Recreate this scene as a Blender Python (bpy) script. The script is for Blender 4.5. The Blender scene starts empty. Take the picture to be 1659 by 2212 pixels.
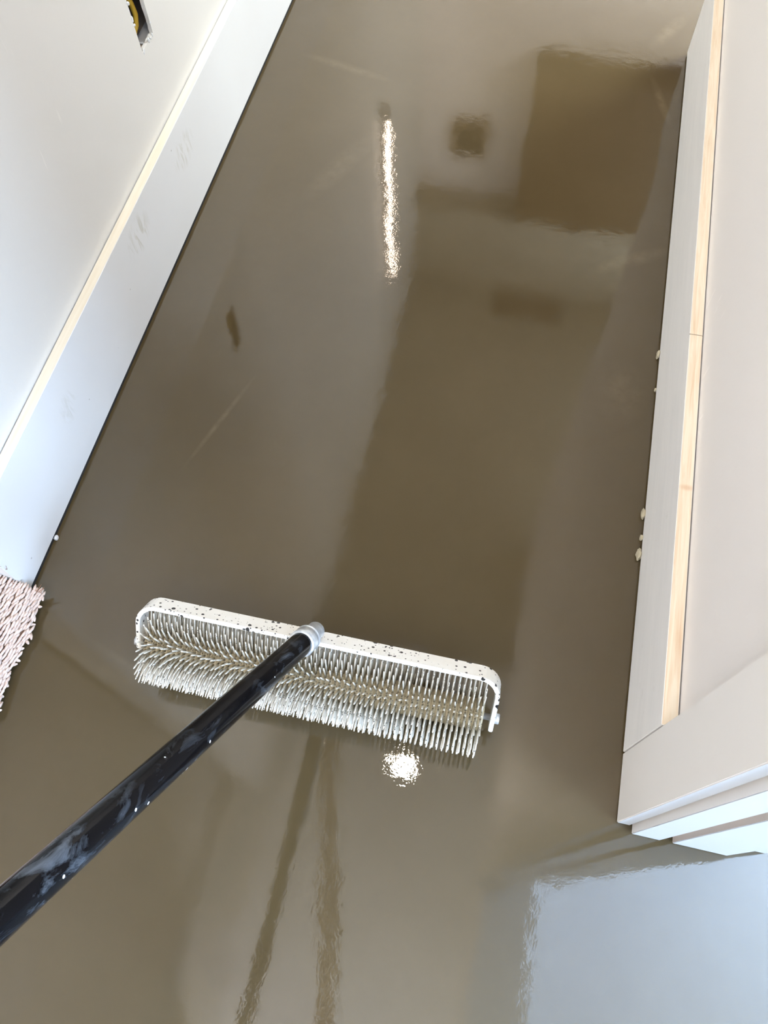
import bpy, bmesh, math, random
from mathutils import Vector, Matrix
random.seed(7)
S = bpy.context.scene
COL = S.collection

# ------------------------------------------------------------------ camera
cam = bpy.data.cameras.new('camera'); cam.sensor_fit = 'HORIZONTAL'; cam.sensor_width = 36.0
cam.lens = 1725.9 / 1659 * 36.0; cam.clip_start = 0.02
co = bpy.data.objects.new('camera', cam); COL.objects.link(co)
YAW, PITCH, ROLL = 0.2742, 0.4579, -0.0585
co.matrix_world = Matrix.Translation((0, 0, 1.15)) @ (Matrix.Rotation(YAW, 4, 'Z') @ Matrix.Rotation(PITCH, 4, 'X') @ Matrix.Rotation(ROLL, 4, 'Z'))
S.camera = co

# ------------------------------------------------------------------ world, large lights, exposure
S.view_settings.view_transform = 'Standard'; S.view_settings.look = 'None'
S.view_settings.exposure = 0.26; S.view_settings.gamma = 1.0; S.view_settings.use_curve_mapping = False
w = bpy.data.worlds.new('world'); S.world = w; w.use_nodes = True
w.node_tree.nodes['Background'].inputs[0].default_value = (0.62, 0.74, 0.95, 1)
w.node_tree.nodes['Background'].inputs[1].default_value = 0.6
def area(name, loc, aim, sx, sy, power, color):
    l = bpy.data.lights.new(name, 'AREA'); l.shape = 'RECTANGLE'; l.size = sx; l.size_y = sy
    l.energy = power; l.color = color
    o = bpy.data.objects.new(name, l); COL.objects.link(o); o.location = loc
    o.rotation_euler = (Vector(aim) - Vector(loc)).to_track_quat('-Z', 'Y').to_euler()
    return o
WIN_A = area('daylight_side_room', (3.02, -1.25, 1.35), (0.0, -0.1, 0.9), 0.95, 1.5, 158, (0.50, 0.71, 1.0))
WIN_B = area('daylight_far_room', (1.35, 2.66, 2.35), (-0.05, 2.0, 0.0), 0.75, 0.75, 108, (0.86, 0.95, 1.0))
FILL_C = area('fill_left_room', (-2.40, -1.35, 1.35), (0.2, 0.8, 0.6), 1.3, 1.3, 34, (1.0, 0.95, 0.88))  # added fill with no window behind it, brightens the right-hand board

# ------------------------------------------------------------------ materials
def nm(name, color, rough=0.6, **kw):
    m = bpy.data.materials.new(name); m.use_nodes = True
    b = m.node_tree.nodes['Principled BSDF']
    b.inputs['Base Color'].default_value = (*color, 1); b.inputs['Roughness'].default_value = rough
    for k, v in kw.items(): b.inputs[k].default_value = v
    return m
class G:
    """small helper for node graphs"""
    def __init__(s, m): s.m = m; s.t = m.node_tree; s.b = s.t.nodes['Principled BSDF']
    def n(s, typ, **kw):
        x = s.t.nodes.new(typ)
        for k, v in kw.items(): setattr(x, k, v)
        return x
    def l(s, a, b): s.t.links.new(a, b)
    def coord(s): 
        if not hasattr(s, '_c'): s._c = s.n('ShaderNodeTexCoord').outputs['Object']
        return s._c
    def mapping(s, scale=(1, 1, 1), rot=(0, 0, 0), loc=(0, 0, 0)):
        x = s.n('ShaderNodeMapping'); x.inputs['Scale'].default_value = scale; x.inputs['Rotation'].default_value = rot; x.inputs['Location'].default_value = loc
        s.l(s.coord(), x.inputs['Vector']); return x.outputs[0]
    def noise(s, scale, detail=3, rough=0.5, vec=None, dist=0):
        x = s.n('ShaderNodeTexNoise'); x.inputs['Scale'].default_value = scale; x.inputs['Detail'].default_value = detail
        x.inputs['Roughness'].default_value = rough; x.inputs['Distortion'].default_value = dist
        s.l(vec if vec is not None else s.coord(), x.inputs['Vector']); return x.outputs[0]
    def ramp(s, fac, stops):
        x = s.n('ShaderNodeValToRGB'); e = x.color_ramp.elements
        while len(e) < len(stops): e.new(0.5)
        for i, (p, c) in enumerate(stops):
            e[i].position = p; e[i].color = (c, c, c, 1) if isinstance(c, (int, float)) else (*c, 1)
        s.l(fac, x.inputs[0]); return x.outputs[0]
    def mix(s, fac, a, b):
        x = s.n('ShaderNodeMix', data_type='RGBA')
        if isinstance(fac, (int, float)): x.inputs[0].default_value = fac
        else: s.l(fac, x.inputs[0])
        for i, v in ((6, a), (7, b)):
            if isinstance(v, tuple): x.inputs[i].default_value = (*v, 1)
            else: s.l(v, x.inputs[i])
        return x.outputs[2]
    def math(s, op, a, b=None, c=None):
        x = s.n('ShaderNodeMath', operation=op)
        for i, v in enumerate((a, b, c)):
            if v is None: continue
            if isinstance(v, (int, float)): x.inputs[i].default_value = v
            else: s.l(v, x.inputs[i])
        return x.outputs[0]
    def ellipse(s, c, r, soft=0.5):
        """1 inside an ellipsoid around c with radii r, falling to 0 at its rim"""
        x = s.n('ShaderNodeVectorMath', operation='SUBTRACT'); s.l(s.coord(), x.inputs[0]); x.inputs[1].default_value = c
        y = s.n('ShaderNodeVectorMath', operation='DIVIDE'); s.l(x.outputs[0], y.inputs[0]); y.inputs[1].default_value = r
        z = s.n('ShaderNodeVectorMath', operation='LENGTH'); s.l(y.outputs[0], z.inputs[0])
        q = s.n('ShaderNodeMapRange'); q.inputs[1].default_value = 1 - soft; q.inputs[2].default_value = 1; q.inputs[3].default_value = 1; q.inputs[4].default_value = 0
        s.l(z.outputs['Value'], q.inputs[0]); return q.outputs[0]
    def stroke(s, p0, p1, wid):
        """1 along the segment p0-p1 of a floor, falling to 0 at the half width wid"""
        p0 = Vector(p0); p1 = Vector(p1); d = (p1 - p0); L = d.length; ang = math.atan2(d.y, d.x)
        x = s.n('ShaderNodeVectorMath', operation='SUBTRACT'); s.l(s.coord(), x.inputs[0]); x.inputs[1].default_value = ((p0.x + p1.x) / 2, (p0.y + p1.y) / 2, 0)
        r = s.n('ShaderNodeVectorRotate', rotation_type='Z_AXIS'); s.l(x.outputs[0], r.inputs[0]); r.inputs['Angle'].default_value = -ang
        y = s.n('ShaderNodeVectorMath', operation='DIVIDE'); s.l(r.outputs[0], y.inputs[0]); y.inputs[1].default_value = (L / 2, wid, 1)
        z = s.n('ShaderNodeVectorMath', operation='LENGTH'); s.l(y.outputs[0], z.inputs[0])
        q = s.n('ShaderNodeMapRange'); q.inputs[1].default_value = 0.2; q.inputs[2].default_value = 1; q.inputs[3].default_value = 1; q.inputs[4].default_value = 0
        s.l(z.outputs['Value'], q.inputs[0]); return q.outputs[0]
    def color(s, c): s.l(c, s.b.inputs['Base Color'])
    def rough(s, c): s.l(c, s.b.inputs['Roughness'])
    def bump(s, h, strength=0.2, dist=0.001, normal=None):
        x = s.n('ShaderNodeBump'); x.inputs['Strength'].default_value = strength; x.inputs['Distance'].default_value = dist
        s.l(h, x.inputs['Height'])
        if normal is not None: s.l(normal, x.inputs['Normal'])
        s.l(x.outputs[0], s.b.inputs['Normal']); return x.outputs[0]

# wet self-levelling screed
M_floor = nm('wet_screed', (0.13, 0.097, 0.055), 0.03, IOR=1.62)
g = G(M_floor)
c = g.mix(g.ramp(g.noise(2.2, 4, 0.55), [(0.35, 0.0), (0.65, 1.0)]), (0.069, 0.049, 0.022), (0.081, 0.059, 0.029))
c = g.mix(g.math('MULTIPLY', g.noise(60, 4, 0.6), 0.25), c, (0.060, 0.042, 0.018))
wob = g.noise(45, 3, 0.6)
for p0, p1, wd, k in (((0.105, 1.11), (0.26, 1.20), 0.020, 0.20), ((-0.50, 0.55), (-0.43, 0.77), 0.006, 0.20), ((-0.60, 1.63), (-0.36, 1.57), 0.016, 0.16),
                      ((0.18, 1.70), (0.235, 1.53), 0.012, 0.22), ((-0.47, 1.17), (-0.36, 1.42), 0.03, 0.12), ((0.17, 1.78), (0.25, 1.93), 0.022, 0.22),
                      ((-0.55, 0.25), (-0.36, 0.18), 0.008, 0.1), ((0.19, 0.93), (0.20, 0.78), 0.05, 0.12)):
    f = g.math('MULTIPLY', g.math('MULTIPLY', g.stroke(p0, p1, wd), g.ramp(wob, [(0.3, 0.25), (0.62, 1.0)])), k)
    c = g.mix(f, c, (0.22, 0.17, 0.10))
g.color(c)
g.rough(g.ramp(g.noise(3, 3), [(0.3, 0.008), (0.7, 0.022)]))
b1 = g.bump(g.noise(330, 2, 0.5), 0.03, 0.0010)
b2 = g.bump(g.noise(75, 2, 0.5), 0.018, 0.004, b1)
b3 = g.bump(g.noise(14, 2, 0.5), 0.03, 0.01, b2)

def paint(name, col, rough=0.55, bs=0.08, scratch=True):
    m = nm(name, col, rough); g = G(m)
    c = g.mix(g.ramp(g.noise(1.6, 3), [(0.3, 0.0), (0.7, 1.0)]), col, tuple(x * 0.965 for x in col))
    n = g.noise(140, 4, 0.6)
    if scratch:
        st = g.ramp(g.noise(6, 2, 0.5, g.mapping((40, 14, 1.6), (0.5, 0.1, 0))), [(0.70, 0.0), (0.74, 1.0)])
        msk = g.ramp(g.noise(4.5, 2), [(0.52, 0.0), (0.62, 1.0)])
        f = g.math('MULTIPLY', g.math('MULTIPLY', st, msk), 0.9)
        c = g.mix(f, c, tuple(min(1, x * 1.10) for x in col))
    g.color(c); g.bump(n, bs, 0.002)
    return m
M_wall = paint('wall_paint_lifted', (0.90, 0.86, 0.835))  # tone lifted to make up for light missing on the right wall
M_wallL = paint('wall_paint_dimmed', (0.65, 0.63, 0.595))  # wall tone dimmed to balance the light missing on the right
M_ceil = paint('ceiling_paint', (0.80, 0.81, 0.83), 0.7, 0.05, False)
M_plaster = paint('bare_plaster', (0.24, 0.17, 0.12), 0.8, 0.1, False)

M_skirtL = nm('white_primed_board', (0.83, 0.835, 0.84), 0.42); g = G(M_skirtL)
c = g.mix(g.ramp(g.noise(3, 3), [(0.3, 0.0), (0.7, 1.0)]), (0.73, 0.735, 0.74), (0.70, 0.70, 0.695))  # white dimmed to balance the weaker light on the right board
for cc, rr, sc in (((-0.657, 1.125, 0.137), (0.05, 0.05, 0.034), 0.9), ((-0.657, 0.90, 0.150), (0.05, 0.05, 0.036), 0.9), ((-0.657, 0.563, 0.121), (0.05, 0.03, 0.03), 0.5)):
    st = g.ramp(g.noise(9, 3, 0.6, g.mapping((1, 9, 2.2), (0.55, 0, 0)), 0.8), [(0.47, 0.0), (0.60, 1.0)])
    c = g.mix(g.math('MULTIPLY', g.math('MULTIPLY', g.ellipse(cc, rr, 0.6), st), sc), c, (0.56, 0.55, 0.50))
v = g.n('ShaderNodeTexVoronoi'); v.inputs['Scale'].default_value = 22; g.l(g.coord(), v.inputs['Vector'])
sp = g.math('LESS_THAN', v.outputs['Distance'], 0.035)
c = g.mix(g.math('MULTIPLY', sp, 0.55), c, (0.25, 0.22, 0.19))
g.color(c); g.bump(g.noise(90, 3), 0.04, 0.001)
M_topL = nm('cream_board_edge', (0.86, 0.80, 0.68), 0.6); g = G(M_topL)
c = g.mix(g.ramp(g.noise(5, 3, 0.5, g.mapping((30, 1.2, 30))), [(0.45, 0.0), (0.75, 1.0)]), (0.74, 0.68, 0.56), (0.68, 0.60, 0.46)); g.color(c)

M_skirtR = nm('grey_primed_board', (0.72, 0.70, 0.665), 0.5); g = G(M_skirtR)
c = g.mix(g.ramp(g.noise(4, 4, 0.6, g.mapping((1, 1.5, 12))), [(0.35, 0.0), (0.7, 1.0)]), (0.90, 0.88, 0.86), (0.85, 0.835, 0.82))  # primer tone lifted to make up for light missing on this side
v = g.n('ShaderNodeTexVoronoi'); v.inputs['Scale'].default_value = 30; g.l(g.coord(), v.inputs['Vector'])
c = g.mix(g.math('MULTIPLY', g.math('LESS_THAN', v.outputs['Distance'], 0.03), 0.8), c, (0.86, 0.84, 0.80))
st = g.ramp(g.noise(8, 3, 0.6, g.mapping((1, 4, 14), (0.3, 0, 0))), [(0.66, 0.0), (0.74, 1.0)])
c = g.mix(g.math('MULTIPLY', st, 0.3), c, (0.56, 0.53, 0.48))
g.color(c); g.bump(g.noise(70, 4, 0.6, g.mapping((1, 1, 8))), 0.06, 0.001)
M_pine = nm('bare_pine_edge', (0.84, 0.71, 0.54), 0.6); g = G(M_pine)
gr = g.noise(4, 5, 0.6, g.mapping((45, 2.2, 45)), 0.6)
c = g.mix(g.ramp(gr, [(0.42, 0.0), (0.75, 1.0)]), (0.86, 0.76, 0.62), (0.74, 0.56, 0.38))
kn = g.math('MAXIMUM', g.ellipse((0.262, 0.575, 0.19), (0.012, 0.006, 0.05), 0.7), g.ellipse((0.266, 0.36, 0.19), (0.006, 0.055, 0.05), 0.9))
c = g.mix(g.math('MULTIPLY', kn, 0.5), c, (0.62, 0.38, 0.20)); g.color(c)
M_trim = paint('trim_primer', (0.90, 0.87, 0.84), 0.5, 0.05)  # tone lifted to make up for missing light on the hall side
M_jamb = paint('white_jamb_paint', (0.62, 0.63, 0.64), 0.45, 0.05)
M_mdf = paint('raw_brown_board', (0.50, 0.40, 0.32), 0.7, 0.1, False)
M_dark = nm('dark_wall_cavity', (0.012, 0.012, 0.012), 0.9)
M_core = nm('plasterboard_core', (0.72, 0.70, 0.66), 0.9)
M_timber = nm('rough_timber', (0.30, 0.22, 0.15), 0.8); g = G(M_timber)
g.color(g.mix(g.noise(5, 4, 0.6, g.mapping((30, 30, 3))), (0.20, 0.15, 0.10), (0.36, 0.27, 0.19)))
M_nog = nm('pale_noggin', (0.42, 0.34, 0.27), 0.8)
M_grey = nm('galvanised_steel', (0.42, 0.42, 0.42), 0.4, Metallic=0.8)
M_yellow = nm('yellow_cable_sheath', (0.72, 0.46, 0.05), 0.4)
M_door = nm('brown_door_leaf', (0.10, 0.06, 0.028), 0.5); g = G(M_door)
g.color(g.mix(g.noise(4, 4, 0.6, g.mapping((30, 30, 2))), (0.085, 0.05, 0.022), (0.13, 0.08, 0.035)))

M_plaster2 = paint('greige_trim', (0.42, 0.37, 0.30), 0.6, 0.05, False)
# speckled white steel of the frame
M_frame = nm('speckled_white_steel', (0.86, 0.845, 0.80), 0.38); g = G(M_frame)
c = g.mix(g.ramp(g.noise(30, 3), [(0.4, 0.0), (0.75, 1.0)]), (0.87, 0.86, 0.82), (0.80, 0.775, 0.71))
for scl, th, msc in ((125, 0.20, 14), (230, 0.17, 9)):
    v = g.n('ShaderNodeTexVoronoi'); v.inputs['Scale'].default_value = scl; g.l(g.coord(), v.inputs['Vector'])
    pick = g.n('ShaderNodeSeparateColor'); g.l(v.outputs['Color'], pick.inputs[0])
    f = g.math('MULTIPLY', g.math('LESS_THAN', v.outputs['Distance'], g.math('MULTIPLY', pick.outputs[1], th * 1.9)), g.math('LESS_THAN', pick.outputs[0], g.ramp(g.noise(msc, 2), [(0.35, 0.25), (0.65, 1.0)])))
    c = g.mix(f, c, (0.02, 0.02, 0.02))
g.color(c)
M_spike = nm('cream_nylon_spikes', (0.60, 0.55, 0.44), 0.5); g = G(M_spike)
c = g.mix(g.ramp(g.noise(55, 3, 0.6), [(0.35, 0.0), (0.7, 1.0)]), (0.74, 0.71, 0.64), (0.60, 0.55, 0.45))
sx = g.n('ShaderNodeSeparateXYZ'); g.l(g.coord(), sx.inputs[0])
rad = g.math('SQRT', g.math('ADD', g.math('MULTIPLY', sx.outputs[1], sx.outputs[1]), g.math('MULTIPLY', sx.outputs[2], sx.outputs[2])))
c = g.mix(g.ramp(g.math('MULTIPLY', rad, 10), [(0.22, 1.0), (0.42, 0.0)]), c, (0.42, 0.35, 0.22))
v = g.n('ShaderNodeTexVoronoi'); v.inputs['Scale'].default_value = 190; g.l(g.coord(), v.inputs['Vector'])
c = g.mix(g.math('LESS_THAN', v.outputs['Distance'], 0.16), c, (0.04, 0.035, 0.03)); g.color(c)
M_zinc = nm('zinc_ferrule', (0.62, 0.64, 0.66), 0.35, Metallic=0.55); g = G(M_zinc)
g.color(g.mix(g.ramp(g.noise(90, 4, 0.6), [(0.4, 0.0), (0.65, 1.0)]), (0.50, 0.53, 0.56), (0.78, 0.80, 0.80)))
M_pole = nm('black_pole_with_dried_screed', (0.008, 0.008, 0.01), 0.22, IOR=1.22); g = G(M_pole)
sm = g.noise(38, 6, 0.68, g.mapping((1.5, 1.5, 0.5)), 0.7)
low = g.noise(7, 2, 0.5)
f = g.math('MULTIPLY', g.ramp(sm, [(0.50, 0.0), (0.80, 1.0)]), g.ramp(low, [(0.40, 0.02), (0.62, 0.95)]))
c = g.mix(f, (0.003, 0.003, 0.004), (0.19, 0.22, 0.26))
v = g.n('ShaderNodeTexVoronoi'); v.inputs['Scale'].default_value = 75; g.l(g.coord(), v.inputs['Vector'])
pk = g.n('ShaderNodeSeparateColor'); g.l(v.outputs['Color'], pk.inputs[0])
c = g.mix(g.math('MULTIPLY', g.math('LESS_THAN', v.outputs['Distance'], 0.11), g.math('LESS_THAN', pk.outputs[0], 0.14)), c, (0.75, 0.75, 0.74))
g.color(c); g.rough(g.ramp(f, [(0.0, 0.12), (0.6, 0.6)])); g.bump(sm, 0.15, 0.001)
M_pile = nm('pale_pink_carpet_yarn', (0.66, 0.52, 0.46), 0.95); g = G(M_pile)
g.color(g.mix(g.ramp(g.noise(110, 3, 0.6), [(0.35, 0.0), (0.7, 1.0)]), (0.69, 0.56, 0.49), (0.55, 0.42, 0.36)))
M_back = nm('carpet_backing', (0.22, 0.14, 0.10), 0.95)
M_fray = nm('frayed_fibre', (0.30, 0.15, 0.09), 0.9)
M_crumb = nm('foam_crumb', (0.48, 0.43, 0.31), 0.8)
M_sub = nm('dark_threshold', (0.05, 0.045, 0.04), 0.8)
M_roomcarpet = nm('side_room_wall', (0.55, 0.50, 0.44), 0.8)

# ------------------------------------------------------------------ mesh helpers
def link(name, bm, mats, parent=None):
    me = bpy.data.meshes.new(name); bm.to_mesh(me); bm.free()
    for m in (mats if isinstance(mats, (list, tuple)) else [mats]): me.materials.append(m)
    o = bpy.data.objects.new(name, me); COL.objects.link(o)
    if parent is not None: o.parent = parent
    return o
def tag(o, label=None, cat=None, group=None, kind=None):
    if label: o['label'] = label
    if cat: o['category'] = cat
    if group: o['group'] = group
    if kind: o['kind'] = kind
    return o
def empty(name, loc=(0, 0, 0)):
    o = bpy.data.objects.new(name, None); COL.objects.link(o); o.location = loc; o.empty_display_size = 0.05; return o
def box(bm, x0, x1, y0, y1, z0, z1, mat=0, bevel=0.0):
    vs = [bm.verts.new((x, y, z)) for x in (x0, x1) for y in (y0, y1) for z in (z0, z1)]
    fs = [bm.faces.new([vs[i] for i in q]) for q in ((0, 1, 3, 2), (4, 6, 7, 5), (0, 4, 5, 1), (2, 3, 7, 6), (0, 2, 6, 4), (1, 5, 7, 3))]
    for f in fs: f.material_index = mat
    if bevel:
        es = list({e for f in fs for e in f.edges})
        bmesh.ops.bevel(bm, geom=es, offset=bevel, segments=2, affect='EDGES', profile=0.5)
    return fs
def bx(name, dims, mat, parent=None, bevel=0.0):
    bm = bmesh.new(); box(bm, *dims, bevel=bevel); return link(name, bm, mat, parent)
def tube(bm, pts, rad, seg=10, cap=True, mat=0):
    pts = [Vector(p) for p in pts]; rings = []
    n = len(pts); rr = rad if isinstance(rad, (list, tuple)) else [rad] * n
    ref = None
    for i, p in enumerate(pts):
        t = (pts[min(i + 1, n - 1)] - pts[max(i - 1, 0)]).normalized()
        if ref is None:
            ref = t.orthogonal().normalized()
        ref = (ref - t * ref.dot(t)).normalized(); q = t.cross(ref)
        rings.append([bm.verts.new(p + (ref * math.cos(2 * math.pi * k / seg) + q * math.sin(2 * math.pi * k / seg)) * rr[i]) for k in range(seg)])
    for a, b in zip(rings, rings[1:]):
        for k in range(seg):
            f = bm.faces.new((a[k], a[(k + 1) % seg], b[(k + 1) % seg], b[k])); f.smooth = True; f.material_index = mat
    if cap:
        f = bm.faces.new(rings[0][::-1]); f.material_index = mat; f = bm.faces.new(rings[-1]); f.material_index = mat
    return rings
def lathe(bm, o, d, prof, seg=24):
    """profile of (distance along d, radius) revolved about the axis o + t*d"""
    o = Vector(o); d = Vector(d).normalized(); a = d.orthogonal().normalized(); b = d.cross(a); rings = []
    for t, r in prof:
        rings.append([bm.verts.new(o + d * t + (a * math.cos(2 * math.pi * k / seg) + b * math.sin(2 * math.pi * k / seg)) * max(r, 1e-5)) for k in range(seg)])
    for p, q in zip(rings, rings[1:]):
        for k in range(seg):
            f = bm.faces.new((p[k], p[(k + 1) % seg], q[(k + 1) % seg], q[k])); f.smooth = True
    bm.faces.new(rings[0][::-1]); bm.faces.new(rings[-1])

ZC = 2.60      # ceiling
XL = -0.675    # left wall face
XR = 0.272     # right wall face
YE = 0.296     # near end of the left wall
YJ = 0.150     # near end of the right wall (door opening)
YC = 1.779     # far end of the right wall
YF = 3.55      # far wall
# ------------------------------------------------------------------ large structure
fl = bx('floor', (-2.6, 3.3, -2.8, 3.8, -0.08, 0.0), M_floor)
tag(fl, 'freshly poured glossy grey-brown levelling compound floor', 'floor', kind='structure')
ce = bx('ceiling', (-2.6, 3.3, -2.8, 3.8, ZC, ZC + 0.1), M_ceil)
tag(ce, 'white ceiling seen only in the floor reflection', 'ceiling', kind='structure')

M_board = paint('reflection_dimmer_board', (0.44, 0.405, 0.325), 0.85, 0.05, False)
for k in range(2):      # added unseen sheets that dim the far ceiling's reflection in the floor
    pb_ = bx('reflection_dimmer', (XL + .001, 1.6, 1.08 + k * 1.23, 2.305 + k * 1.235, ZC - 0.0125, ZC - 0.0003), M_board, ce)
# left wall: plasterboard sheet with a cut-out for a socket box, cavity behind
HY0, HY1, HZ0, HZ1 = 1.118, 1.168, 0.328, 0.455
bm = bmesh.new()
ys = [YE, HY0, HY1, YF]; zs = [0.0, HZ0, HZ1, ZC]
for i in range(3):
    for j in range(3):
        if i == 1 and j == 1: continue
        a = [bm.verts.new((XL, y, z)) for y, z in ((ys[i], zs[j]), (ys[i + 1], zs[j]), (ys[i + 1], zs[j + 1]), (ys[i], zs[j + 1]))]
        bm.faces.new(a)
# torn rim of the cut-out: the sheet's thickness, a little uneven
rim = []
N = 9
for (ya, za), (yb, zb) in (((HY0, HZ0), (HY1, HZ0)), ((HY1, HZ0), (HY1, HZ1)), ((HY1, HZ1), (HY0, HZ1)), ((HY0, HZ1), (HY0, HZ0))):
    for k in range(N):
        t = k / N; rim.append((ya + (yb - ya) * t, za + (zb - za) * t))
fr = [bm.verts.new((XL, y, z)) for y, z in rim]
bk = [bm.verts.new((XL - 0.0065, y + random.uniform(-.0012, .0012), z + random.uniform(-.0012, .0012))) for y, z in rim]
for k in range(len(rim)):
    f = bm.faces.new((fr[k], bk[k], bk[(k + 1) % len(rim)], fr[(k + 1) % len(rim)])); f.material_index = 1
# back of the cavity, far side of the wall and its near end
box(bm, XL - 0.13, XL - 0.10, YE, YF, 0.0, ZC, 2)
box(bm, XL - 0.10, XL - 0.0005, YE, YE + 0.02, 0.0, ZC, 0)
box(bm, XL - 0.13, XL - 0.0005, YF, YF + 0.03, 0.0, ZC, 0)
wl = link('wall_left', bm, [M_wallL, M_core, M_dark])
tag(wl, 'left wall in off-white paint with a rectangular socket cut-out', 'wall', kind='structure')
bm = bmesh.new()
for y, z in ((HY0, 0.381), (HY0 + .001, 0.372), (HY1 + .001, 0.345), (HY1 - 0.004, HZ0), (HY1 - 0.012, HZ0 - 0.001), (HY1 - 0.02, HZ0 + .001), (HY0 + 0.006, HZ0 - 0.002), (HY0 + 0.002, 0.405)):
    r = random.uniform(0.002, 0.0035)
    m = Matrix.Translation((XL, y, z)) @ Matrix.Rotation(random.uniform(0, 3), 4, 'X') @ Matrix.Diagonal((0.5, 1.0, random.uniform(1.2, 2.2), 1))
    bmesh.ops.create_icosphere(bm, subdivisions=1, radius=r, matrix=m)
tp = link('torn_paper', bm, M_jamb, wl); tp['kind'] = 'stuff'; tp['label'] = 'torn white paper flakes on the rim of the cut-out'
ng = bx('noggin', (XL - 0.075, XL - 0.013, 1.06, 1.30, 0.235, 0.3175), M_nog, wl, 0.002); ng['label'] = 'rough timber noggin inside the wall'
bm = bmesh.new()
box(bm, XL - 0.030, XL - 0.012, 1.15, 1.225, 0.3178, 0.3200, bevel=0.0005)
rg = [(XL - 0.014, 1.187 + 0.0045 * math.cos(a), 0.3245 + 0.0055 * math.sin(a)) for a in [2 * math.pi * k / 14 for k in range(15)]]
tube(bm, rg, 0.0014, 6)
br = link('fixing_bracket', bm, M_jamb, wl); br['label'] = 'pale bracket with a ring inside the cut-out'

# cable in the wall
bm = bmesh.new()
P = [(-0.700, 1.150, 0.60), (-0.700, 1.156, 0.45), (-0.700, 1.163, 0.392), (-0.698, 1.1675, 0.372), (-0.698, 1.170, 0.355), (-0.700, 1.166, 0.340), (-0.704, 1.158, 0.330), (-0.708, 1.15, 0.3215)]
tube(bm, P, 0.0045, 10)
cb = link('electric_cable', bm, M_yellow)
tag(cb, 'yellow electric cable hanging inside the hole in the left wall', 'cable')

# right wall between the two openings, and the wall above the near door
bm = bmesh.new()
box(bm, XR, XR + 0.16, YJ + 0.02, YC, 0, ZC)
box(bm, XR, XR + 0.16, -0.70, YJ + 0.02, 2.04, ZC)
box(bm, XR, XR + 0.16, -2.8, -0.70, 0, ZC)
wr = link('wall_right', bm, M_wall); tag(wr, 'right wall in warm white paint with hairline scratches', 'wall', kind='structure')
# left opening, surrounding rooms
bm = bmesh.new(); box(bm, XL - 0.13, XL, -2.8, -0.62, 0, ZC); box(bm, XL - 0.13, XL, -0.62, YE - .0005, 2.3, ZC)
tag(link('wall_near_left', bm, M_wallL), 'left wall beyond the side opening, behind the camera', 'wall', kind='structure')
bm = bmesh.new(); box(bm, -2.6, 3.3, YF, YF + 0.1, 0, ZC)
wf = link('wall_far', bm, M_wall); bx('far_reflection_dimmer', (XL + .002, 1.1, YF - .16, YF - .001, 2.055, ZC - .013), M_board, wf); tag(wf, 'far end wall seen only in the floor reflection', 'wall', kind='structure')  # added unseen slab darkens the far wall top in the floor reflection
bm = bmesh.new(); box(bm, -2.6, 3.3, -2.8, -2.7, 0, ZC)
tag(link('wall_behind', bm, M_wall), 'wall behind the camera', 'wall', kind='structure')
bm = bmesh.new(); box(bm, -2.6, -2.5, -2.7, YF, 0, ZC)
tag(link('wall_side_left', bm, M_roomcarpet), 'far wall of the room on the left', 'wall', kind='structure')
# side room on the right: outer wall with window openings, wall that divides it from the far room
bm = bmesh.new()
X0, X1 = 3.1, 3.2
box(bm, X0, X1, -2.7, -1.75, 0, ZC); box(bm, X0, X1, -0.75, YF, 0, ZC); box(bm, X0, X1, -1.75, -0.75, 0, 0.55); box(bm, X0, X1, -1.75, -0.75, 2.15, ZC)
tag(link('wall_side_right', bm, M_wall), 'outer wall of the side room with its window opening', 'wall', kind='structure')
bm = bmesh.new(); box(bm, XR + 0.16, X0, 1.60, 1.70, 0, ZC)
tag(link('wall_divider', bm, M_wall), 'wall between the side room and the far room', 'wall', kind='structure')
def window(name, y0, y1, z0, z1, x):
    bm = bmesh.new()
    for d in ((x, x + .06, y0, y0 + .05, z0, z1), (x, x + .06, y1 - .05, y1, z0, z1), (x, x + .06, y0, y1, z0, z0 + .05), (x, x + .06, y0, y1, z1 - .05, z1)):
        box(bm, *d, bevel=.003)
    return tag(link(name, bm, M_jamb), 'white window frame of the side room', 'window', kind='structure')
window('window_1', -1.75, -0.75, 0.55, 2.15, 3.12)

# ------------------------------------------------------------------ skirting boards
def board(name, x0, x1, y0, y1, z0, z1, mats, face_left, label, bevel=0.0006):
    bm = bmesh.new(); box(bm, x0, x1, y0, y1, z0, z1)
    bm.normal_update()
    for f in bm.faces:
        f.material_index = 1 if f.normal.z > 0.9 else 0
    bmesh.ops.bevel(bm, geom=list(bm.edges), offset=bevel, segments=2, affect='EDGES')
    return tag(link(name, bm, mats), label, 'baseboard', kind='structure')
bl = board('baseboard_left', -0.6735, -0.6566, YE + 0.0005, YF - .01, 0.0075, 0.196, [M_skirtL, M_topL], False, 'tall white skirting board with cream top edge and smudges, left wall')
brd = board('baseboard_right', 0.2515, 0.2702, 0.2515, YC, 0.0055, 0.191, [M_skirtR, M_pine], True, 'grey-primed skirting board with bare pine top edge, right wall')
bx('gap_shade_strip', (-0.6735, -0.6576, YE + .002, YF - .02, 0.0, 0.0074), M_dark, bl)  # black strips under both boards, put in for the shade of the gap
bx('gap_shade_strip', (0.2528, 0.2702, 0.256, YC - .004, 0.0, 0.0054), M_dark, brd)
# finger-joint cut across the pine top edge
bx('joint_line', (0.2512, 0.2703, 0.8362, 0.8370, 0.1902, 0.1913), M_timber, brd)

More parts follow.
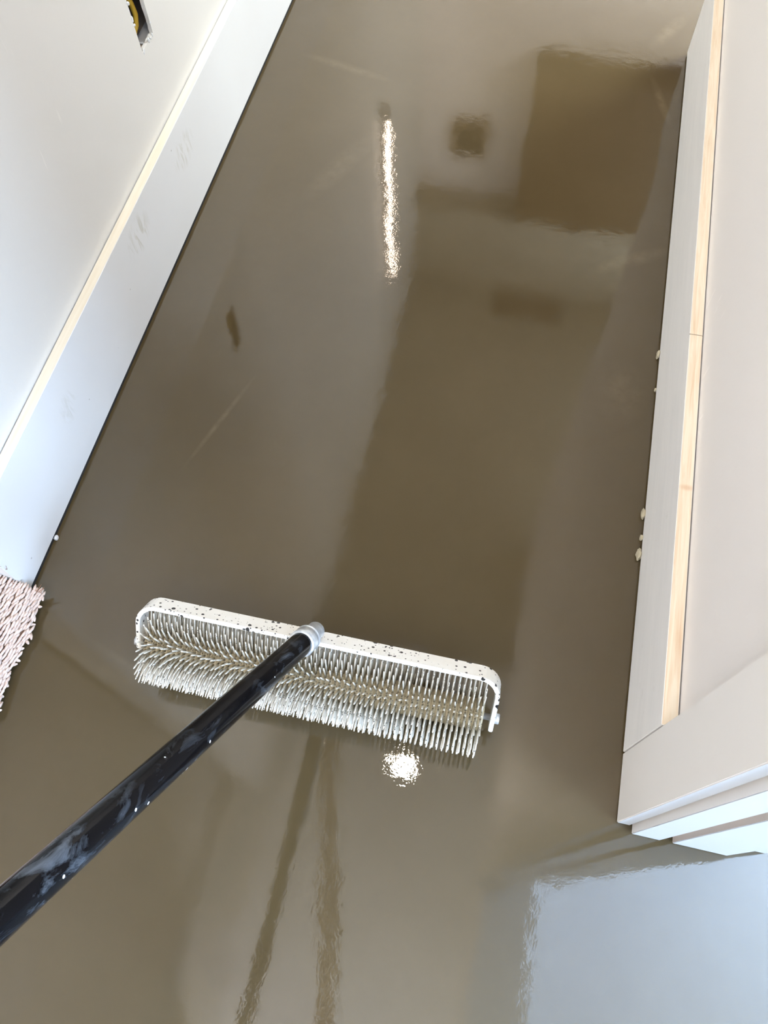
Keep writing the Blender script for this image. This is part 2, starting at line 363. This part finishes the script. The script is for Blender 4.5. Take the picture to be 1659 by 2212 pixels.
# ------------------------------------------------------------------ near door frame
dr = empty('door_1', (0.30, YJ, 0)); tag(dr, 'primed door frame at the near end of the right wall, door removed', 'door frame', kind='structure')
def dpart(name, dims, mat, bevel=0.0012):
    o = bx(name, dims, mat, None, bevel); o.parent = dr; o.matrix_parent_inverse = dr.matrix_world.inverted() if False else Matrix.Translation(-Vector(dr.location)); return o
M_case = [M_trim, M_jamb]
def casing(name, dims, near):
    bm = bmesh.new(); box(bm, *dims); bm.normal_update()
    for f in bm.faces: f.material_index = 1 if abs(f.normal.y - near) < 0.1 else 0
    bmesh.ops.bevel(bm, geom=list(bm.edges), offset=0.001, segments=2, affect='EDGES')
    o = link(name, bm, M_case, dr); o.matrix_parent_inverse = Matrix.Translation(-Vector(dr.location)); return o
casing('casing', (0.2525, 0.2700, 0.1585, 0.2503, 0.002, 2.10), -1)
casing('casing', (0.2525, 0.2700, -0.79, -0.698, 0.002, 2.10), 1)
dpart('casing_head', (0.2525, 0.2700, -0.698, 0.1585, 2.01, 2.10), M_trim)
def lined(name, dims, side):
    bm = bmesh.new(); box(bm, *dims); bm.normal_update()
    for f in bm.faces: f.material_index = 1 if f.normal.x < -0.9 else 0
    bmesh.ops.bevel(bm, geom=list(bm.edges), offset=0.0008, segments=2, affect='EDGES')
    o = link(name, bm, [M_jamb, side], dr); o.matrix_parent_inverse = Matrix.Translation(-Vector(dr.location)); return o
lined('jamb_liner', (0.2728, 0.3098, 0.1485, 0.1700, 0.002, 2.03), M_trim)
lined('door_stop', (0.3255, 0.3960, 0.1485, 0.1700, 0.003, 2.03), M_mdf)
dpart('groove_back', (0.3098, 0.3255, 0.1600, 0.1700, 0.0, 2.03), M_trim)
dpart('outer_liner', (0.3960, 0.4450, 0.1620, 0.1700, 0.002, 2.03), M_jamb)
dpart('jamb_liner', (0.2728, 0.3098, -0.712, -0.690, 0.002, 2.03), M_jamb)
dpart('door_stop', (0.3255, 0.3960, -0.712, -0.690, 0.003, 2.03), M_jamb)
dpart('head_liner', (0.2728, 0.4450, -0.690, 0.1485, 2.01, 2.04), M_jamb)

# brown cupboard hung on the far wall (seen in the wet floor)
d2 = empty('wall_cupboard', (0.31, YF, 1.20)); tag(d2, 'dark brown cupboard hung on the far wall, mirrored in the floor', 'cupboard')
def d2part(name, dims, mat, bevel=0.002):
    o = bx(name, dims, mat, d2, bevel); o.matrix_parent_inverse = Matrix.Translation(-Vector(d2.location)); return o
d2part('carcass', (-0.13, 0.75, YF - 0.16, YF - 0.001, 1.20, 2.05), M_door)
for k in (0, 1):
    dd = d2part('cupboard_door', (-0.128 + k * .44, 0.308 + k * .44, YF - 0.18, YF - 0.161, 1.202, 2.048), M_door)
    bm = bmesh.new(); box(bm, 0.262 + k * .09, 0.274 + k * .09, YF - 0.205, YF - 0.18, 1.25, 1.37, bevel=.003)
    h = link('handle', bm, M_dark, dd); h.matrix_parent_inverse = Matrix.Translation(-Vector(d2.location))

# trim on the ceiling
bm = bmesh.new()
a, b = Vector((-0.49, 0.62, ZC)), Vector((-0.16, -0.75, ZC)); d = (b - a).normalized(); n = Vector((-d.y, d.x, 0)) * 0.03
vs = [bm.verts.new(p + Vector((0, 0, z))) for z in (-0.012, 0.0) for p in (a - n, b - n, b + n, a + n)]
for q in ((0, 1, 2, 3), (7, 6, 5, 4), (0, 4, 5, 1), (1, 5, 6, 2), (2, 6, 7, 3), (3, 7, 4, 0)): bm.faces.new([vs[i] for i in q])
tag(link('trim_1', bm, M_plaster), 'bare brown batten across the ceiling', 'trim', kind='structure')

# ------------------------------------------------------------------ lamps of the place, and added fill lamps
def downlight(loc, power, spot=1.9):
    t = empty('ceiling_downlight', loc)
    bm = bmesh.new(); lathe(bm, (0, 0, 0), (0, 0, -1), [(0, .055), (.004, .055), (.006, .048), (.006, .041), (.002, .040)], 32); link('bezel', bm, M_jamb, t)
    mm = bpy.data.materials.get('lamp_glow')
    if mm is None:
        mm = bpy.data.materials.new('lamp_glow'); mm.use_nodes = True; pb = mm.node_tree.nodes['Principled BSDF']
        pb.inputs['Emission Color'].default_value = (1.0, 0.90, 0.78, 1); pb.inputs['Emission Strength'].default_value = 260
    bm = bmesh.new(); lathe(bm, (0, 0, -0.0025), (0, 0, -1), [(0, .038), (.003, .038), (.0055, .030), (.007, .012), (.0072, .001)], 24); link('lens', bm, mm, t)
    l = bpy.data.lights.new('downlight_beam', 'SPOT'); l.energy = power; l.color = (1.0, 0.83, 0.64); l.spot_size = spot; l.spot_blend = 0.9; l.shadow_soft_size = 0.04
    lo = bpy.data.objects.new('downlight_beam', l); COL.objects.link(lo); lo.parent = t; lo.location = (0, 0, -0.03)
    return t
tag(downlight((-0.135, 0.552, ZC), 9), 'lit round ceiling downlight above the roller', 'light')
def fill_lamp(loc, rz, power, label, color=(0.97, 0.98, 1.0), H=0.9, aim=None):
    """added, unseen fill lamp on a tripod"""
    t = empty('fill_lamp', loc); t.rotation_euler = (0, 0, rz)
    bm = bmesh.new(); tube(bm, [(0, 0, H * .5), (0, 0, H)], .013, 10); link('pole', bm, M_grey, t)
    for k in range(3):
        a = 2 * math.pi * k / 3; bm = bmesh.new(); tube(bm, [(0, 0, H * .6), (.30 * math.cos(a), .30 * math.sin(a), .008)], .009, 8); link('leg', bm, M_grey, t)
    bm = bmesh.new(); box(bm, -.14, .14, -.11, .11, H, H + .05, bevel=.006); link('head', bm, M_dark, t)
    l = bpy.data.lights.new('fill_beam', 'AREA'); l.shape = 'RECTANGLE'; l.size = .24; l.size_y = .18; l.energy = power; l.color = color; l.spread = math.radians(150)
    lo = bpy.data.objects.new('fill_beam', l); COL.objects.link(lo); lo.parent = t; lo.location = (0, 0, H + .055); lo.rotation_euler = (math.pi, 0, 0)
    if aim is not None:
        lo.location.z = H + .07; lo.rotation_euler = (Matrix.Rotation(-rz, 3, 'Z') @ (Vector(aim) - Vector((loc[0], loc[1], H)))).to_track_quat('-Z', 'Y').to_euler()
    return tag(t, label, 'lamp')
fill_lamp((-0.25, -1.5, 0), 0.3, 64, 'added fill lamp on a tripod behind the camera, turned up')
fill_lamp((2.1, 0.75, 0), 2.0, 265, 'added fill lamp on a tripod in the bright side room, turned up', (0.52, 0.72, 1.0))
fill_lamp((-1.7, -0.9, 0), 2.0, 13, 'added fill lamp on a tripod in the left room, turned up')
fill_lamp((0.95, 2.55, 0), 0.0, 26, 'low added fill lamp on a tripod in the far room', (1.0, 0.97, 0.92), 0.55, (-0.1, 3.55, 0.6))
t = empty('work_lamp', (XL + 0.03, 2.69, 0.94))
bm = bmesh.new(); tube(bm, [(0, 0, 0.04), (0.0, 0.004, 0.90)], 0.007, 12); 
mm = bpy.data.materials.new('tube_glow'); mm.use_nodes = True; pb = mm.node_tree.nodes['Principled BSDF']
pb.inputs['Emission Color'].default_value = (1.0, 0.78, 0.60, 1); pb.inputs['Emission Strength'].default_value = 38
link('tube', bm, mm, t)
bm = bmesh.new(); box(bm, -.028, -.013, -.02, .02, 0, .94, bevel=.003); box(bm, -.014, .014, -.016, .016, 0, .04, bevel=.003); box(bm, -.014, .014, -.012, .02, .90, .94, bevel=.003)
link('housing', bm, M_jamb, t)
tag(t, 'upright tube lamp fixed to the left wall far down the hall', 'light')

# dark ceiling vent and wall box, seen as patches in the floor
v1 = empty('ceiling_vent', (0.04, 3.27, ZC - 0.0127))
bm = bmesh.new(); box(bm, -.2, .2, -.09, .09, -.006, 0, bevel=.002); link('backing', bm, M_dark, v1)
for k in range(7):
    bm = bmesh.new(); box(bm, -.19, .19, -.08 + k * .024, -.066 + k * .024, -.012, -.006, bevel=.001); link('slat', bm, M_timber, v1)
tag(v1, 'dark slatted vent in the ceiling near the far door', 'vent')
v2 = empty('wall_box', (-0.42, YF, 1.60))
bm = bmesh.new(); box(bm, -.085, .085, -.03, -.001, 0, .21, bevel=.003); link('body', bm, M_timber, v2)
bm = bmesh.new(); box(bm, -.07, .07, -.034, -.03, .015, .195, bevel=.002); link('cover', bm, M_dark, v2)
tag(v2, 'dark box mounted on the far wall left of the door', 'box')

# ------------------------------------------------------------------ spiked roller
RO = Vector((-0.187, 0.247, 0.0575)); AX = RO.copy(); C0 = Vector((-0.187, 0.291, 0.106))
rl = empty('spiked_roller', (RO.x, RO.y, 0.0))
tag(rl, 'wide spiked screed roller with white frame and black pole on wet floor', 'roller')
INV = Matrix.Translation(-Vector(rl.location))
def rp(o, par=None):
    o.parent = par or rl; o.matrix_parent_inverse = INV; return o
adir = (AX - C0); adir.x = 0; ARM = adir.length; adir.normalize()
bdir = Vector((0, -abs(adir.z), abs(adir.y))); ndir = -adir
# frame: flat bar bent to a U
W, T = 0.031, 0.006
xl, xr = -0.438, 0.0655; r = 0.026
path = []
endL, endR = ARM + 0.006, ARM + 0.016
path.append((xl, endL)); path.append((xl, r))
for k in range(1, 8):
    a = math.pi / 2 * k / 8; path.append((xl + r - r * math.cos(a), r - r * math.sin(a)))
path.append((xl + r, 0))
for k in range(1, 12): path.append((xl + r + (xr - xl - 2 * r) * k / 12, 0))
path.append((xr - r, 0))
for k in range(1, 8):
    a = math.pi / 2 * k / 8; path.append((xr - r + r * math.sin(a), r - r * math.cos(a)))
path.append((xr, r)); path.append((xr, endR - 0.01)); path.append((xr, endR))
bm = bmesh.new(); rings = []
for i, (x, s) in enumerate(path):
    p0 = path[max(i - 1, 0)]; p1 = path[min(i + 1, len(path) - 1)]
    tx, ts = p1[0] - p0[0], p1[1] - p0[1]; L = math.hypot(tx, ts); nx, ns = -ts / L, tx / L       # inner normal (towards the axle)
    wd = W
    if x in (xl, xr) and s > r: wd = W * (1 - 0.30 * min(1, (s - r) / 0.04))
    ring = []
    for (u, v) in ((-T / 2, -wd / 2), (T / 2, -wd / 2), (T / 2, wd / 2), (-T / 2, wd / 2)):
        p = Vector((x + nx * u, C0.y, C0.z)) + adir * (s + ns * u) + bdir * v
        ring.append(bm.verts.new(p))
    rings.append(ring)
for a, b in zip(rings, rings[1:]):
    for k in range(4): bm.faces.new((a[k], a[(k + 1) % 4], b[(k + 1) % 4], b[k]))
bm.faces.new(rings[0][::-1]); bm.faces.new(rings[-1])
bmesh.ops.recalc_face_normals(bm, faces=bm.faces)
sharp = [e for e in bm.edges if len(e.link_faces) == 2 and e.calc_face_angle() > 0.9]
bmesh.ops.bevel(bm, geom=sharp, offset=0.0011, segments=2, affect='EDGES')
fo = rp(link('frame', bm, M_frame)); fo['label'] = 'white painted steel frame speckled with black dots'
# axle, end nuts
bm = bmesh.new(); tube(bm, [(xl - 0.006, AX.y, AX.z), (xr + 0.006, AX.y, AX.z)], 0.0045, 12); axle = rp(link('axle', bm, M_grey))
for x, s in ((xl - 0.003, -1), (xr + 0.003, 1)):
    bm = bmesh.new(); lathe(bm, (x, AX.y, AX.z), (s, 0, 0), [(0, .008), (.005, .008), (.006, .007)], 6); rp(link('nut', bm, M_zinc))
# hub tube and the spiked discs threaded on the axle
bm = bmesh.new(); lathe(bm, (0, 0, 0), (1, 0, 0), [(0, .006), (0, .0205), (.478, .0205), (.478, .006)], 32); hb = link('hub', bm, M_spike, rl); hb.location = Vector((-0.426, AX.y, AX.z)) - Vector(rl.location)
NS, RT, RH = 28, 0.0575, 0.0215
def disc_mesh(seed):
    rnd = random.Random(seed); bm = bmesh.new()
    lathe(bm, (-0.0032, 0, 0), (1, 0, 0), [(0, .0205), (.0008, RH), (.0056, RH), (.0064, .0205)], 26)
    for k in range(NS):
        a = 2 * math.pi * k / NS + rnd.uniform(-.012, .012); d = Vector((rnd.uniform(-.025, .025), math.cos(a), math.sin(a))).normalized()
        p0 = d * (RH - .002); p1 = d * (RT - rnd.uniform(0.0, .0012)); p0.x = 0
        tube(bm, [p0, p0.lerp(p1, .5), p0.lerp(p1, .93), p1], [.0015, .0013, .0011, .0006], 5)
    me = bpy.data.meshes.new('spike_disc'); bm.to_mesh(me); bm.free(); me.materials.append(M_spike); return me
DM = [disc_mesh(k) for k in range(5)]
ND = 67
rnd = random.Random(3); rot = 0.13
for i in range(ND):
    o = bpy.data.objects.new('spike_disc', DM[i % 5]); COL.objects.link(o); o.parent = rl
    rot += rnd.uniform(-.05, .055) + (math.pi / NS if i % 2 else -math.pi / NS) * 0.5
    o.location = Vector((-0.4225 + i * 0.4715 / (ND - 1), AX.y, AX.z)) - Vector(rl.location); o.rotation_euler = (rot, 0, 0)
# pole with its zinc socket
PA = Vector((-0.187, 0.300, 0.1170)); PB = Vector((-0.252, -0.0625, 0.585)); u = (PB - PA).normalized()
bm = bmesh.new()
lathe(bm, PA + u * 0.002, u, [(0, .006), (.001, .0105), (.004, .0122), (.040, .0124), (.042, .0124)], 28)
fe = rp(link('socket', bm, M_zinc)); fe['label'] = 'zinc-grey socket welded to the frame'
bm = bmesh.new()
lathe(bm, PA + u * 0.034, u, [(0, .012), (.001, .0160), (.003, .0176), (.006, .0176), (.0075, .0158), (.009, .0174), (.028, .0178), (.029, .0168), (.029, .012)], 32)
rp(link('collar', bm, M_zinc))
bm = bmesh.new()
zs_ = [0, .004, .05, .1, .2, .35, .5, .7, .9, 1.05]
lathe(bm, (0, 0, 0), (0, 0, 1), [(0, .0135)] + [(z if z else .0005, .0152 - min(z, .5) * .0008) for z in zs_] + [(1.05, .004)], 36)
po = link('pole', bm, M_pole); po.parent = rl
q = u.to_track_quat('Z', 'Y'); po.matrix_parent_inverse = Matrix.Identity(4)
po.rotation_euler = q.to_euler(); po.location = PA + u * 0.060 - Vector(rl.location)
po['label'] = 'glossy black pole smeared with dried grey compound'

# ------------------------------------------------------------------ carpet in the left opening
cp = empty('carpet', (-0.68, 0.1, 0.0)); tag(cp, 'pale pink twist-pile carpet with frayed cut edge at the left opening', 'carpet')
CI = Matrix.Translation(-Vector(cp.location))
def prof(s):
    """carpet surface across its cut edge: s metres from the edge"""
    K = [(0.0, -0.628, 0.014), (0.03, -0.645, 0.038), (0.06, -0.668, 0.058), (0.10, -0.703, 0.080), (0.16, -0.760, 0.104), (0.24, -0.840, 0.118), (0.40, -1.0, 0.120), (0.9, -1.5, 0.120)]
    for a, b in zip(K, K[1:]):
        if s <= b[0]:
            t = (s - a[0]) / (b[0] - a[0]); return Vector((a[1] + (b[1] - a[1]) * t, 0, a[2] + (b[2] - a[2]) * t))
    return Vector((K[-1][1], 0, K[-1][2]))
CY0, CY1 = -0.55, 0.2925
bm = bmesh.new(); prev = None
SS = [0, .015, .03, .06, .1, .16, .24, .4, .9]; YS = [CY0 + (CY1 - CY0) * k / 40 for k in range(41)]
top, bot = [], []
for y in YS:
    j = 0.003 * math.sin(y * 63) + 0.0025 * math.sin(y * 171)
    top.append([bm.verts.new(prof(s) + Vector((j * math.exp(-s * 40), y, 0))) for s in SS])
    bot.append([bm.verts.new(prof(s) + Vector((j * math.exp(-s * 40) - .004, y, -0.008))) for s in SS])
for A, flip in ((top, False), (bot, True)):
    for a, b in zip(A, A[1:]):
        for k in range(len(SS) - 1):
            q = (a[k], a[k + 1], b[k + 1], b[k]); bm.faces.new(q[::-1] if flip else q)
for i in range(len(YS) - 1): bm.faces.new((top[i][0], top[i + 1][0], bot[i + 1][0], bot[i][0]))
for k in range(len(SS) - 1):
    bm.faces.new((top[-1][k], top[-1][k + 1], bot[-1][k + 1], bot[-1][k])); bm.faces.new((top[0][k + 1], top[0][k], bot[0][k], bot[0][k + 1]))
o = link('backing', bm, M_back, cp); o.matrix_parent_inverse = CI
bm = bmesh.new(); rnd = random.Random(11)
for i in range(36):
    s = 0.002 + i * 0.0046
    y = CY1 + 0.002 - rnd.uniform(0, .006)
    while y > -0.16:
        p = prof(s); t = (prof(s + .004) - p).normalized(); nrm = Vector((-t.z, 0, t.x)); nrm = nrm if nrm.z > 0 else -nrm
        j = (0.003 * math.sin(y * 63) + 0.0025 * math.sin(y * 171)) * math.exp(-s * 40)
        ln = rnd.uniform(.0060, .0090); an = rnd.uniform(.0, .38)
        d = (Vector((0, 1, 0)) * math.cos(an) - t * math.sin(an)).normalized()
        c = p + Vector((j, y, 0)) + nrm * rnd.uniform(.0003, .0034) + t * rnd.uniform(-.001, .001)
        e = nrm * rnd.uniform(.0005, .002)
        tube(bm, [c - d * ln, c - d * ln * .4 + e, c + d * ln * .4 + e, c + d * ln], [.0008, .0021, .0023, .0009], 5)
        y -= ln * rnd.uniform(1.05, 1.4)
o = link('pile', bm, M_pile, cp); o.matrix_parent_inverse = CI; o['kind'] = 'stuff'; o['label'] = 'pale pink twisted yarn pile'
bm = bmesh.new()
for i in range(30):                                # short cut tufts hanging over the edge
    y = CY1 - .004 - i * .0135 + rnd.uniform(-.004, .004); p = prof(0) + Vector((0.003 * math.sin(y * 63) + 0.0025 * math.sin(y * 171), y, 0))
    d = Vector((rnd.uniform(.4, 1), rnd.uniform(-1, .6), rnd.uniform(-.5, .3))).normalized(); L = rnd.uniform(.004, .010)
    tube(bm, [p - d * .004, p + d * L * .5, p + d * L], [.0024, .0026, .0012], 5)
o = link('cut_tuft', bm, M_pile, cp); o.matrix_parent_inverse = CI; o['kind'] = 'stuff'
bm = bmesh.new()
for i in range(40):                                # brown fibres along the far end
    s = rnd.uniform(.0, .11); p = prof(s) + Vector((0, CY1 - .002, 0)); big = rnd.random() < .16
    L = rnd.uniform(.016, .026) if big else rnd.uniform(.004, .010)
    d = Vector((rnd.uniform(.0, .5), rnd.uniform(.1, .5), rnd.uniform(.4, 1))).normalized(); sd = Vector((rnd.uniform(-1, 1), 0, rnd.uniform(-1, 1))) * L * .3
    if p.x + d.x * L < -.6566 + .004 and p.x > -.66: d.y = 0
    pts = [p, p + d * L * .4 + sd * .5, p + d * L * .75 - sd * .3, p + d * L]
    pts = [Vector((max(q.x, -.654) if q.y > YE else q.x, q.y, q.z)) for q in pts]
    tube(bm, pts, [.0007, .0006, .0005, .0003], 4)
o = link('fray', bm, M_fray, cp); o.matrix_parent_inverse = CI; o['kind'] = 'stuff'; o['label'] = 'reddish brown loose fibres'
# what the carpet lies on
bm = bmesh.new(); K = [(-.642, 0), (-.652, .026), (-.675, .046), (-.708, .068), (-.765, .092), (-.845, .105), (-1.0, .107), (-1.5, .107), (-1.5, 0)]
fa = [bm.verts.new((x, CY1 - .004, z)) for x, z in K]; fb = [bm.verts.new((x, CY0 + .004, z)) for x, z in K]
bm.faces.new(fa); bm.faces.new(fb[::-1])
for k in range(len(K)): bm.faces.new((fa[k], fb[k], fb[(k + 1) % len(K)], fa[(k + 1) % len(K)]))
bmesh.ops.recalc_face_normals(bm, faces=bm.faces)
tag(link('trim_2', bm, M_sub), 'dark raised threshold under the pink carpet', 'threshold', kind='structure')

# ------------------------------------------------------------------ crumbs along the skirting
def crumb(x, y, sx, sy, sz, seed, label, name='foam_crumb', mat=None, cat='debris', grp=None):
    rn = random.Random(seed); bm = bmesh.new()
    bmesh.ops.create_icosphere(bm, subdivisions=2, radius=1.0)
    for vtx in bm.verts:
        k = 1 + rn.uniform(-.22, .22); vtx.co = Vector((vtx.co.x * sx * k, vtx.co.y * sy * k, max(vtx.co.z * sz * k, -sz * .7) + sz * .7))
    o = link(name, bm, mat or M_crumb); o.location = (x, y, 0.0002); return tag(o, label, cat, grp)
G_ = 'foam crumbs along the right skirting'
crumb(0.2490, 0.942, .0030, .0085, .007, 1, 'cream crumb at foot of right skirting, farthest from the roller', grp=G_)
crumb(0.2502, 0.8675, .0020, .0035, .004, 2, 'tiny cream crumb, second farthest along the right skirting', grp=G_)
crumb(0.2490, 0.6241, .0034, .0095, .008, 3, 'long cream crumb, middle one along the right skirting', grp=G_)
crumb(0.2495, 0.5832, .0028, .0050, .006, 4, 'small pale crumb between two larger ones along right skirting', grp=G_)
crumb(0.2480, 0.5534, .0042, .0100, .007, 5, 'largest cream crumb, nearest the roller along right skirting', grp=G_)
crumb(-0.6545, 0.391, .0035, .0045, .004, 6, 'small white chip at the foot of the left skirting', 'plaster_chip', M_jamb)
for o in (fl, ce): pass
